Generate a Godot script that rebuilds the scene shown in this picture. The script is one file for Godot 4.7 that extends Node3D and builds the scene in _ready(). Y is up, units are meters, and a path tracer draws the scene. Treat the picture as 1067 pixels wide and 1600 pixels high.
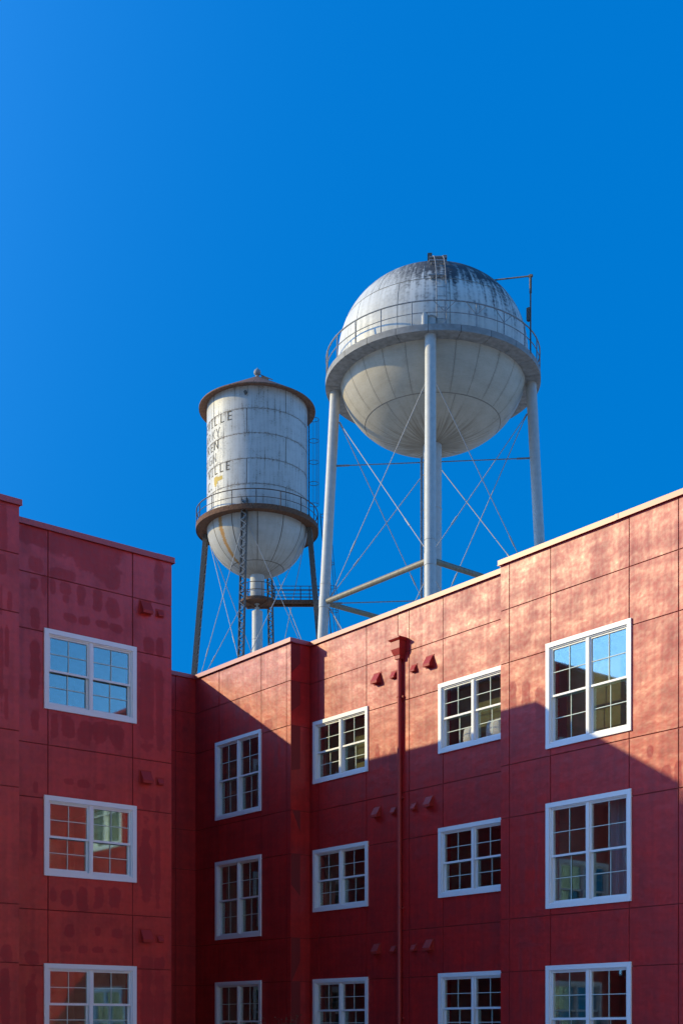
extends Node3D
# Courtyard of a red panelled apartment building with two old water towers behind it.
# Heights written "h" are metres above the eye; the eye is EYE metres above the ground.

const EYE = 1.6
const NA = Vector3(0.62897, 0, 0.77743)    # outward normal of the wing's front
const NC = Vector3(-0.77743, 0, 0.62897)   # outward normal of the long range
const STAINS_WING = [[9.94, 8.72, 10.44, 9.1], [10.05, 8.24, 10.36, 8.53], [10.1, 7.91, 10.28, 8.15], [10.33, 7.85, 10.45, 8.21], [10.12, 7.23, 10.31, 7.59], [10.1, 5.92, 10.31, 7.1], [10.12, 5.32, 10.3, 5.74], [10.5, 8.46, 11.95, 9.27], [10.5, 8.19, 11.01, 8.43], [11.65, 8.27, 11.95, 8.63], [10.5, 7.89, 10.62, 8.2], [10.69, 7.97, 10.94, 8.21], [10.74, 7.81, 10.89, 7.96], [11.03, 7.86, 11.22, 8.21], [11.37, 7.78, 11.57, 8.2], [11.65, 7.71, 11.95, 8.15], [10.76, 7.48, 11.03, 7.64], [11.09, 7.47, 11.33, 7.66], [11.42, 7.49, 11.7, 7.64], [11.72, 7.47, 12.01, 7.65], [10.52, 5.29, 10.67, 5.72], [10.74, 5.3, 11.01, 5.73], [11.05, 5.28, 11.35, 5.75], [11.38, 5.26, 11.69, 5.76], [11.72, 5.27, 12.03, 5.75], [12.68, 8.61, 12.92, 9.05], [12.7, 8.29, 12.88, 8.57], [12.44, 7.17, 12.68, 7.52], [12.74, 7.16, 12.9, 7.58], [12.36, 5.29, 12.7, 7.06], [12.72, 5.33, 12.9, 7.06], [10.74, 4.46, 11, 4.61], [11.05, 4.45, 11.31, 4.6], [11.4, 4.44, 11.65, 4.59], [12.4, 4.12, 12.64, 4.48], [12.72, 4.15, 12.82, 4.48], [12.38, 2.22, 12.64, 4.08], [12.71, 2.23, 12.83, 4.08], [10.49, 2.27, 10.64, 2.58], [10.7, 2.23, 10.96, 2.58], [11.05, 2.2, 11.28, 2.62], [11.38, 2.23, 11.61, 2.64], [11.7, 2.24, 11.95, 2.63], [10.8, 1.67, 10.98, 1.9], [11.42, 1.7, 11.54, 1.87], [11.74, 1.68, 11.99, 1.87], [10.69, 1.39, 10.94, 1.52], [11.07, 1.37, 11.26, 1.52], [11.37, 1.39, 11.61, 1.53], [11.7, 1.4, 11.9, 1.49], [12.36, 1.1, 12.66, 1.35], [12.7, 1.09, 12.94, 1.36], [12.36, -0.28, 12.66, 1.05], [12.7, -0.28, 12.92, 1.06], [10.01, 1.13, 10.28, 1.38], [10.03, -0.27, 10.26, 1.09], [10.17, 4.24, 10.28, 4.46], [10.14, 3.12, 10.26, 3.97]]
const STAINS_BAY = [[9.22, 8.18, 9.37, 9.03], [9.22, 7.8, 9.35, 8.16], [9.22, 7.08, 9.28, 7.58], [9.35, 7.16, 9.46, 7.56], [9.22, 5.29, 9.29, 7.08], [9.31, 6.2, 9.4, 7.04], [9.29, 5.3, 9.39, 5.83], [9.24, 1.11, 9.47, 1.49], [9.24, -0.25, 9.4, 1.07]]
const STAINS_RANGE = [[-26.4, 7.81, -26.14, 8.17], [-26.05, 7.66, -25.68, 7.98], [-25.13, 7.14, -24.83, 7.42], [-24.75, 6.19, -24.54, 7.01], [-24.46, 6.42, -24.31, 6.9], [-21.69, 5.74, -21.52, 6.32], [-21.45, 5.71, -21.32, 6.15], [-21.22, 5.67, -20.97, 6.19], [-17.26, 6.19, -17.07, 6.75], [-16.95, 6.12, -16.7, 6.66], [-16.62, 5.91, -16.31, 6.49], [-13.97, 4.69, -13.84, 4.92], [-13.66, 4.23, -13.46, 4.53], [-13.4, 4.13, -13.24, 4.56], [-16.98, 2.29, -16.84, 4.59], [-16.61, 2.26, -16.53, 4.54], [-17, 0.06, -16.93, 1.53], [-16.74, 0.06, -16.67, 1.52], [-17.14, 1.56, -16.36, 1.59], [-14.23, 4.12, -14, 4.22]]

class Shape:
	var v := PackedVector3Array()
	var n := PackedVector3Array()
	var t := PackedVector2Array()

	func tri(a: Vector3, b: Vector3, c: Vector3, na: Vector3, nb: Vector3, nc: Vector3, ta := Vector2.ZERO, tb := Vector2.ZERO, tc := Vector2.ZERO) -> void:
		if (b - a).cross(c - a).dot(na + nb + nc) > 0.0:   # front faces run clockwise
			v.append_array([a, c, b]); n.append_array([na, nc, nb]); t.append_array([ta, tc, tb])
		else:
			v.append_array([a, b, c]); n.append_array([na, nb, nc]); t.append_array([ta, tb, tc])

	func quad(a: Vector3, b: Vector3, c: Vector3, d: Vector3, nn: Vector3, uv := []) -> void:
		if uv.is_empty():
			tri(a, b, c, nn, nn, nn); tri(a, c, d, nn, nn, nn)
		else:
			tri(a, b, c, nn, nn, nn, uv[0], uv[1], uv[2]); tri(a, c, d, nn, nn, nn, uv[0], uv[2], uv[3])

	func box(lo: Vector3, hi: Vector3, xf := Transform3D.IDENTITY) -> void:
		var p := []
		for i in 8:
			p.append(xf * Vector3(hi.x if i & 1 else lo.x, hi.y if i & 2 else lo.y, hi.z if i & 4 else lo.z))
		var b := xf.basis
		quad(p[0], p[2], p[6], p[4], -b.x); quad(p[1], p[3], p[7], p[5], b.x)
		quad(p[0], p[1], p[5], p[4], -b.y); quad(p[2], p[3], p[7], p[6], b.y)
		quad(p[0], p[1], p[3], p[2], -b.z); quad(p[4], p[5], p[7], p[6], b.z)

	# a flat or square bar from one point to another; side is the direction of its width
	func bar(a: Vector3, b: Vector3, width: float, thick: float, side: Vector3) -> void:
		var y := (b - a).normalized()
		var x := (side - y * side.dot(y)).normalized()
		box(Vector3(-width / 2, 0, -thick / 2), Vector3(width / 2, (b - a).length(), thick / 2), Transform3D(Basis(x, y, x.cross(y)), a))

	func tube(a: Vector3, b: Vector3, r0: float, r1: float, seg := 8, caps := true) -> void:
		var y := (b - a).normalized()
		var x := y.cross(Vector3.RIGHT if absf(y.x) < 0.8 else Vector3.BACK).normalized()
		var z := x.cross(y)
		var long := (b - a).length()
		for i in seg:
			var e := TAU * i / seg
			var f := TAU * (i + 1) / seg
			var d0 := x * cos(e) + z * sin(e)
			var d1 := x * cos(f) + z * sin(f)
			var t0 := float(i) / seg
			var t1 := float(i + 1) / seg
			tri(a + d0 * r0, b + d0 * r1, b + d1 * r1, d0, d0, d1, Vector2(t0, 0), Vector2(t0, long), Vector2(t1, long))
			tri(a + d0 * r0, b + d1 * r1, a + d1 * r0, d0, d1, d1, Vector2(t0, 0), Vector2(t1, long), Vector2(t1, 0))
			if caps:
				tri(a, a + d0 * r0, a + d1 * r0, -y, -y, -y); tri(b, b + d0 * r1, b + d1 * r1, y, y, y)

	func ring(centre: Vector3, radius: float, r: float, seg := 48, a0 := 0.0, a1 := TAU) -> void:
		for i in seg:
			var e := a0 + (a1 - a0) * i / seg
			var f := a0 + (a1 - a0) * (i + 1) / seg
			tube(centre + Vector3(sin(e), 0, cos(e)) * radius, centre + Vector3(sin(f), 0, cos(f)) * radius, r, r, 6, false)

	# part of a lathed surface: pts are (radius, height), angles run from the +z direction towards +x
	func lathe(pts: Array, a0: float, a1: float, seg: int, v0 := 0.0, v1 := 1.0, lift := 0.0) -> void:
		var dirs := []
		for j in pts.size():
			var p: Vector2 = pts[maxi(j - 1, 0)]
			var q: Vector2 = pts[mini(j + 1, pts.size() - 1)]
			var s := (q - p).normalized()
			dirs.append(Vector2(s.y, -s.x))
		for j in pts.size() - 1:
			var va := lerpf(v0, v1, float(j) / (pts.size() - 1))
			var vb := lerpf(v0, v1, float(j + 1) / (pts.size() - 1))
			for i in seg:
				var e := lerpf(a0, a1, float(i) / seg)
				var f := lerpf(a0, a1, float(i + 1) / seg)
				var q := []
				var nn := []
				var uu := []
				for k in [[e, j, va], [f, j, va], [f, j + 1, vb], [e, j + 1, vb]]:
					var o := Vector3(sin(k[0]), 0, cos(k[0]))
					var d: Vector2 = dirs[k[1]]
					var w: Vector2 = pts[k[1]] + d * lift
					q.append(o * w.x + Vector3.UP * w.y)
					nn.append((o * d.x + Vector3.UP * d.y).normalized())
					uu.append(Vector2(k[0] / TAU + 0.5, 1.0 - k[2]))
				if pts[j].x > 0.0005:
					tri(q[0], q[1], q[2], nn[0], nn[1], nn[2], uu[0], uu[1], uu[2])
				if pts[j + 1].x > 0.0005:
					tri(q[0], q[2], q[3], nn[0], nn[2], nn[3], uu[0], uu[2], uu[3])

	func mesh() -> ArrayMesh:
		var a := []
		a.resize(Mesh.ARRAY_MAX)
		a[Mesh.ARRAY_VERTEX] = v; a[Mesh.ARRAY_NORMAL] = n; a[Mesh.ARRAY_TEX_UV] = t
		var m := ArrayMesh.new()
		m.add_surface_from_arrays(Mesh.PRIMITIVE_TRIANGLES, a)
		return m


var M := {}
var lut := PackedByteArray()
var rng := RandomNumberGenerator.new()

# ---------------------------------------------------------------- nodes

func thing(called: String, at: Vector3, label: String, category: String) -> Node3D:
	var o := Node3D.new()
	o.name = called
	o.position = at
	o.set_meta("label", label)
	o.set_meta("category", category)
	add_child(o, true)
	return o

func part(parent: Node3D, called: String, s: Shape, m: Material, xf := Transform3D.IDENTITY) -> MeshInstance3D:
	return put(parent, called, s.mesh(), m, xf)

func put(parent: Node3D, called: String, mesh: Mesh, m: Material, xf := Transform3D.IDENTITY) -> MeshInstance3D:
	var o := MeshInstance3D.new()
	o.name = called
	o.mesh = mesh
	o.material_override = null
	for i in mesh.get_surface_count():
		o.set_surface_override_material(i, m)
	o.transform = xf
	parent.add_child(o, true)
	return o

func in_root(root: Node3D, xf: Transform3D) -> Transform3D:
	return Transform3D(xf.basis, xf.origin - root.position)

func place(a: float, c: float, h: float) -> Vector3:
	return NA * a + NC * c + Vector3.UP * (h + EYE)

# local axes of a wall: x along it to the viewer's right, y up from eye height, z out of it
func wall_frame(normal: Vector3, off: float) -> Transform3D:
	return Transform3D(Basis(Vector3.UP.cross(normal), Vector3.UP, normal), normal * off + Vector3.UP * EYE)

# ---------------------------------------------------------------- materials

func lin(r: float, g: float, b: float) -> Color:
	return Color(r, g, b).linear_to_srgb()

func mat(c: Color, rough: float, metal := 0.0, spec := 0.5) -> StandardMaterial3D:
	var m := StandardMaterial3D.new()
	m.albedo_color = c
	m.roughness = rough
	m.metallic = metal
	m.metallic_specular = spec
	return m

func noise(seed_: int, freq: float, octaves := 4) -> FastNoiseLite:
	var f := FastNoiseLite.new()
	f.seed = seed_
	f.noise_type = FastNoiseLite.TYPE_SIMPLEX_SMOOTH
	f.frequency = freq
	f.fractal_octaves = octaves
	return f

# noise bytes w x h, stretched sx and sy times along the axes
func field(seed_: int, freq: float, w: int, h: int, sx := 1, sy := 1, octaves := 4) -> PackedByteArray:
	var im := noise(seed_, freq, octaves).get_image(maxi(w / sx, 4), maxi(h / sy, 4))
	if sx > 1 or sy > 1:
		im.resize(w, h, Image.INTERPOLATE_CUBIC)
	im.convert(Image.FORMAT_L8)
	return im.get_data()

func tile_noise(seed_: int, freq: float, size: int, ramp: Array, octaves := 4, as_normal := false, bump := 4.0) -> ImageTexture:
	var im := noise(seed_, freq, octaves).get_seamless_image(size, size)
	im.convert(Image.FORMAT_RGBA8)
	if as_normal:
		im.bump_map_to_normal_map(bump)
	elif not ramp.is_empty():
		var d := im.get_data()
		for i in size * size:
			var c: Color = ramp[0].lerp(ramp[1], d[i * 4] / 255.0)
			d[i * 4] = int(c.r * 255); d[i * 4 + 1] = int(c.g * 255); d[i * 4 + 2] = int(c.b * 255)
		im = Image.create_from_data(size, size, false, Image.FORMAT_RGBA8, d)
	return ImageTexture.create_from_image(im)

func to_byte(x: float) -> int:
	return lut[clampi(int(x * 4095.0), 0, 4095)]

# red paint under a thin chalky film, its pale tint painting in the sky's haze; the film is missing in the stains, which are rectangles [u0, h0, u1, h1] in wall metres
func wall_textures(w: int, h: int, u0: float, u1: float, h0: float, h1: float, stains: Array, seed_: int, gone: float, cover: float, chalk_haze: float) -> Array:
	var fine := field(seed_, 0.09, w, h)
	var broad := field(seed_ + 1, 0.012, w, h)
	var blot := field(seed_ + 4, 0.03, w, h, 2, 1, 5)
	var streak := field(seed_ + 2, 0.06, w, h, 1, 22)
	var lap := field(seed_ + 3, 0.05, w, h, 14, 1)
	var mask := PackedFloat32Array()
	mask.resize(w * h)
	for s in stains:
		var cu: float = (s[0] + s[2]) / 2
		var ch: float = (s[1] + s[3]) / 2
		var ru: float = maxf((s[2] - s[0]) / 2, 0.03)
		var rh: float = maxf((s[3] - s[1]) / 2, 0.03)
		var strong := rng.randf_range(0.75, 1.0)
		var x0 := clampi(int((cu - ru * 1.4 - u0) / (u1 - u0) * w), 0, w - 1)
		var x1 := clampi(int((cu + ru * 1.4 - u0) / (u1 - u0) * w), 0, w - 1)
		var y0 := clampi(int((h1 - ch - rh * 1.3) / (h1 - h0) * h), 0, h - 1)
		var y1 := clampi(int((h1 - ch + rh * 1.3) / (h1 - h0) * h), 0, h - 1)
		for y in range(y0, y1 + 1):
			var py := absf(h1 - (y + 0.5) / h * (h1 - h0) - ch) / rh
			for x in range(x0, x1 + 1):
				var px := absf(u0 + (x + 0.5) / w * (u1 - u0) - cu) / ru
				var d := pow(pow(px, 3.0) + pow(py, 3.0), 1.0 / 3.0) + (blot[y * w + x] / 255.0 - 0.5) * 0.7 + (broad[y * w + x] / 255.0 - 0.5) * 0.5 + (fine[y * w + x] / 255.0 - 0.5) * 0.2
				mask[y * w + x] = maxf(mask[y * w + x], (1.0 - smoothstep(0.86, 1.06, d)) * strong)
	var col := PackedByteArray()
	var rou := PackedByteArray()
	col.resize(w * h * 3)
	rou.resize(w * h)
	for i in w * h:
		var f1 := fine[i] / 255.0 - 0.5
		var f2 := broad[i] / 255.0 - 0.5
		var f3 := streak[i] / 255.0 - 0.5
		var f4 := lap[i] / 255.0 - 0.5
		var f5 := blot[i] / 255.0 - 0.5
		var film := clampf(cover + 0.55 * f2 + 0.35 * f3 + 0.2 * f4 + 0.45 * f5 + 0.42 * f1, 0.0, 1.0)
		film *= 1.0 - gone * mask[i]
		var tone := 1.0 + 0.22 * f2 + 0.16 * f1 + 0.2 * f3 + 0.14 * f4
		col[i * 3] = to_byte(lerpf(0.32, 0.44, film) * tone)
		col[i * 3 + 1] = to_byte(lerpf(0.007, 0.007 + chalk_haze, film) * tone)
		col[i * 3 + 2] = to_byte(lerpf(0.006, 0.006 + chalk_haze * 0.7, film) * tone)
		rou[i] = int(255.0 * clampf(lerpf(0.62, 0.40, film) + 0.2 * f1, 0.0, 1.0))
	var a := ImageTexture.create_from_image(Image.create_from_data(w, h, false, Image.FORMAT_RGB8, col))
	var b := ImageTexture.create_from_image(Image.create_from_data(w, h, false, Image.FORMAT_L8, rou))
	return [a, b]

func wall_material(tex: Array, bump: Texture2D) -> StandardMaterial3D:
	var m := mat(Color.WHITE, 1.0, 0.0, 0.53)
	m.albedo_texture = tex[0]
	m.roughness_texture = tex[1]
	m.heightmap_enabled = true
	m.heightmap_texture = bump
	m.heightmap_scale = 0.55
	return m

# weathered paint of a steel tank, u round it and v up it; each rule paints from angle and height
func tank_texture(w: int, h: int, seed_: int, run: float, base: Color, dirt: Color, rust: Color, dark: Callable, rusted: Callable) -> Array:
	var fine := field(seed_, 0.11, w, h)
	var broad := field(seed_ + 1, 0.015, w, h)
	var streak := field(seed_ + 2, 0.09, w, h, 1, 28)
	var spots := field(seed_ + 3, 0.16, w, h, 1, 1, 2)
	var col := PackedByteArray()
	var rou := PackedByteArray()
	col.resize(w * h * 3)
	rou.resize(w * h)
	for y in h:
		for x in w:
			var i := y * w + x
			var f1 := fine[i] / 255.0 - 0.5
			var f2 := broad[i] / 255.0 - 0.5
			var f3 := streak[i] / 255.0 - 0.5
			var deg := (float(x) / w - 0.5) * 360.0
			var up := 1.0 - float(y) / h
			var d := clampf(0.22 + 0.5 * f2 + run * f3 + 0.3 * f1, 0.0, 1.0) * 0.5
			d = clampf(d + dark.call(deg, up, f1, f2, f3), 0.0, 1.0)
			var c := base.lerp(dirt, d)
			var r: float = rusted.call(deg, up, f1, f2, f3)
			if spots[i] > 224:
				r = maxf(r, (spots[i] - 224) / 31.0)
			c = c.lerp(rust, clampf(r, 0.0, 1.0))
			col[i * 3] = to_byte(c.r); col[i * 3 + 1] = to_byte(c.g); col[i * 3 + 2] = to_byte(c.b)
			rou[i] = int(255.0 * clampf(0.5 + 0.35 * d + 0.3 * r + 0.1 * f1, 0.0, 1.0))
	return [ImageTexture.create_from_image(Image.create_from_data(w, h, false, Image.FORMAT_RGB8, col)), ImageTexture.create_from_image(Image.create_from_data(w, h, false, Image.FORMAT_L8, rou))]

func tank_material(tex: Array) -> StandardMaterial3D:
	var m := mat(Color.WHITE, 1.0, 0.0, 0.5)
	m.albedo_texture = tex[0]
	m.roughness_texture = tex[1]
	return m

func rusty(seed_: int, a: Color, b: Color, rough: float, scale := 1.2) -> StandardMaterial3D:
	var m := mat(Color.WHITE, rough, 0.0, 0.4)
	m.albedo_texture = tile_noise(seed_, 0.03, 256, [a.linear_to_srgb(), b.linear_to_srgb()], 5)
	m.uv1_triplanar = true
	m.uv1_world_triplanar = true
	m.uv1_scale = Vector3.ONE * scale
	return m

func make_materials() -> void:
	lut.resize(4096)
	for i in 4096:
		lut[i] = int(round(Color(i / 4095.0, 0, 0).linear_to_srgb().r * 255.0))
	var bump := tile_noise(71, 0.035, 1024, [], 6)
	var range_tex := wall_textures(1536, 1024, -28.5, -12.5, -1.7, 9.3, STAINS_RANGE, 11, 0.9, 0.62, 0.006)
	var wing_tex := wall_textures(1024, 1024, 3.0, 14.0, -1.7, 9.3, STAINS_WING, 23, 0.97, 0.88, 0.014)  # heavier film: sky haze on this shaded front put into its colour
	var bay_tex := wall_textures(1024, 1024, 3.0, 14.0, -1.7, 9.3, STAINS_BAY, 37, 0.97, 0.88, 0.014)  # the bay's film carries the same painted haze
	M.plain = wall_material(wall_textures(768, 768, 0.0, 11.0, -1.7, 9.3, [], 61, 0.0, 0.62, 0.008), bump)
	M.plain.uv1_scale = Vector3(1 / 11.0, 1 / 11.0, 1)
	M.range = wall_material(range_tex, bump)
	M.range.uv1_scale = Vector3(1 / 16.0, 1 / 11.0, 1); M.range.uv1_offset = Vector3(28.5 / 16.0, 0, 0)
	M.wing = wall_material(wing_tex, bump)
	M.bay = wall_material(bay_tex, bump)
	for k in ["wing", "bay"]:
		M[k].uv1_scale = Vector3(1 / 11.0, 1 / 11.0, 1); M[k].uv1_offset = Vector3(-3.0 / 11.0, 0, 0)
	M.joint = mat(lin(0.20, 0.012, 0.010), 0.8)
	M.cream = mat(lin(0.68, 0.63, 0.52), 0.8)
	M.coping = mat(lin(0.36, 0.03, 0.02), 0.42, 0.0, 0.58)
	M.hood = mat(lin(0.36, 0.02, 0.012), 0.62, 0.0, 0.45)
	M.pipe = mat(lin(0.36, 0.02, 0.014), 0.5, 0.0, 0.5)
	M.roofing = mat(lin(0.25, 0.24, 0.22), 0.9)
	M.trim = mat(lin(0.74, 0.73, 0.70), 0.45)
	M.muntin = mat(lin(0.52, 0.58, 0.50), 0.6)
	M.room = mat(lin(0.26, 0.24, 0.19), 0.9)
	M.fabric = mat(lin(0.8, 0.8, 0.78), 0.9)
	M.shade = rusty(61, Color(0.13, 0.14, 0.065), Color(0.19, 0.20, 0.10), 0.9, 0.7)
	M.drape = mat(lin(0.34, 0.33, 0.33), 0.9)
	var g := mat(Color(0.84, 0.95, 0.92, 0.21), 0.03, 1.0)
	g.transparency = BaseMaterial3D.TRANSPARENCY_ALPHA
	g.albedo_texture = tile_noise(5, 0.02, 128, [Color(0.93, 0.95, 0.95), Color.WHITE])
	M.glass = g
	M.ground = mat(Color.WHITE, 0.95)
	M.ground.albedo_texture = tile_noise(9, 0.05, 256, [lin(0.36, 0.35, 0.32), lin(0.48, 0.46, 0.43)])
	M.ground.uv1_triplanar = true; M.ground.uv1_world_triplanar = true; M.ground.uv1_scale = Vector3.ONE * 0.31
	M.concrete = mat(lin(0.34, 0.33, 0.31), 0.9)
	# steel
	M.iron = rusty(41, Color(0.02, 0.018, 0.016), Color(0.30, 0.25, 0.19), 0.75, 2.2)
	M.lace = rusty(42, Color(0.16, 0.16, 0.15), Color(0.40, 0.38, 0.34), 0.7, 1.3)
	M.rust = rusty(43, Color(0.07, 0.032, 0.018), Color(0.24, 0.11, 0.05), 0.85, 0.8)
	M.roof_rust = rusty(44, Color(0.11, 0.05, 0.03), Color(0.30, 0.16, 0.09), 0.8, 0.6)
	M.rail_dark = rusty(45, Color(0.05, 0.04, 0.035), Color(0.17, 0.11, 0.07), 0.7, 1.2)
	M.grey_steel = rusty(46, Color(0.42, 0.40, 0.35), Color(0.54, 0.515, 0.455), 0.5, 0.3)
	M.rail_grey = rusty(47, Color(0.14, 0.135, 0.125), Color(0.36, 0.35, 0.33), 0.6, 1.0)
	M.deck = rusty(48, Color(0.20, 0.185, 0.16), Color(0.34, 0.32, 0.285), 0.7, 0.35)
	M.strut = rusty(52, Color(0.15, 0.115, 0.07), Color(0.34, 0.28, 0.18), 0.5, 0.7)
	M.rod = mat(lin(0.36, 0.35, 0.33), 0.55)
	M.seam = rusty(49, Color(0.06, 0.045, 0.032), Color(0.22, 0.17, 0.12), 0.85, 1.0)
	M.seam_grey = rusty(50, Color(0.24, 0.205, 0.155), Color(0.36, 0.315, 0.245), 0.8, 1.0)
	M.letter = rusty(51, Color(0.06, 0.05, 0.035), Color(0.20, 0.16, 0.11), 0.8, 2.0)
	M.letter_faint = rusty(53, Color(0.14, 0.12, 0.09), Color(0.46, 0.42, 0.36), 0.8, 2.4)

# ---------------------------------------------------------------- walls and windows

func cells(r: Rect2, holes: Array) -> Array:
	var us := [r.position.x, r.end.x]
	var ys := [r.position.y, r.end.y]
	for q in holes:
		for x in [q.position.x, q.end.x]:
			if x > r.position.x + 0.001 and x < r.end.x - 0.001: us.append(x)
		for y in [q.position.y, q.end.y]:
			if y > r.position.y + 0.001 and y < r.end.y - 0.001: ys.append(y)
	us.sort(); ys.sort()
	var out := []
	for i in us.size() - 1:
		for j in ys.size() - 1:
			var mid := Vector2((us[i] + us[i + 1]) / 2, (ys[j] + ys[j + 1]) / 2)
			if us[i + 1] - us[i] > 0.0005 and ys[j + 1] - ys[j] > 0.0005 and not holes.any(func(q): return q.has_point(mid)):
				out.append(Rect2(us[i], ys[j], us[i + 1] - us[i], ys[j + 1] - ys[j]))
	return out

# a wall of recessed joints and separate painted panels; us and hs are the joints, wins the window rectangles
func wall(root: Node3D, called: String, xf: Transform3D, us: Array, hs: Array, wins: Array, m: Material) -> MeshInstance3D:
	var whole := Rect2(us[0], hs[0], us[-1] - us[0], hs[-1] - hs[0])
	var holes := wins.map(func(q): return q.grow(-0.07))
	var back := Shape.new()
	for c in cells(whole, holes):
		back.box(Vector3(c.position.x, c.position.y, -0.28), Vector3(c.end.x, c.end.y, -0.014))
	var w := part(root, called, back, M.joint, in_root(root, xf))
	for i in us.size() - 1:
		for j in hs.size() - 1:
			var a: float = us[i] + (0.011 if i > 0 else 0.0)
			var b: float = us[i + 1] - (0.011 if i < us.size() - 2 else 0.0)
			var lo: float = hs[j] + (0.010 if j > 0 else 0.0)
			var hi: float = hs[j + 1] - 0.010
			var r := Rect2(a, lo, b - a, hi - lo)
			var near := holes.filter(func(q): return q.intersects(r))
			var s := Shape.new()
			var tilt := Vector2(rng.randf_range(-0.0035, 0.0035), rng.randf_range(-0.003, 0.003))
			var pieces := cells(r, near)
			if pieces.is_empty():
				continue
			var mid := r.get_center()
			var depth := func(p: Vector2) -> float: return clampf((p.x - mid.x) * tilt.x + (p.y - mid.y) * tilt.y, -0.006, 0.006)
			var nn := Vector3(-tilt.x, -tilt.y, 1).normalized()
			for c in pieces:
				var q := [c.position, Vector2(c.end.x, c.position.y), c.end, Vector2(c.position.x, c.end.y)]
				var p := q.map(func(e): return Vector3(e.x, e.y, depth.call(e)))
				s.quad(p[0], p[1], p[2], p[3], nn, q.map(func(e): return Vector2(e.x, 9.3 - e.y)))
				for k in 4:
					var e: Vector2 = q[k]
					var f: Vector2 = q[(k + 1) % 4]
					var out := Vector2(f.y - e.y, e.x - f.x).normalized()
					s.quad(p[k], p[(k + 1) % 4], Vector3(f.x, f.y, -0.014), Vector3(e.x, e.y, -0.014), Vector3(out.x, out.y, 0), [Vector2(e.x, 9.3 - e.y), Vector2(f.x, 9.3 - f.y), Vector2(f.x, 9.3 - f.y), Vector2(e.x, 9.3 - e.y)])
			part(w, "panel", s, m)
	return w

# metal cap on a parapet, in sheet lengths with lapped joints
func coping(root: Node3D, xf: Transform3D, u0: float, u1: float, h := 9.17) -> void:
	var n := maxi(int(round((u1 - u0) / 2.9)), 1)
	for i in n:
		var a := lerpf(u0, u1, float(i) / n)
		var b := lerpf(u0, u1, float(i + 1) / n) - (0.004 if i < n - 1 else 0.0)
		var dz := rng.randf_range(-0.005, 0.005)
		var dy := rng.randf_range(-0.004, 0.004)
		var s := Shape.new()
		s.box(Vector3(a, h - 0.092 + dy, -0.34), Vector3(b, h + dy, 0.045 + dz))
		s.box(Vector3(a, h - 0.107 + dy, 0.032 + dz), Vector3(b, h - 0.0921 + dy, 0.056 + dz))
		if i < n - 1:
			s.box(Vector3(b - 0.05, h - 0.090 + dy, -0.33), Vector3(b + 0.03, h + 0.005 + dy, 0.050 + dz))
		part(root, "coping", s, M.coping, in_root(root, xf))

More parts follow.
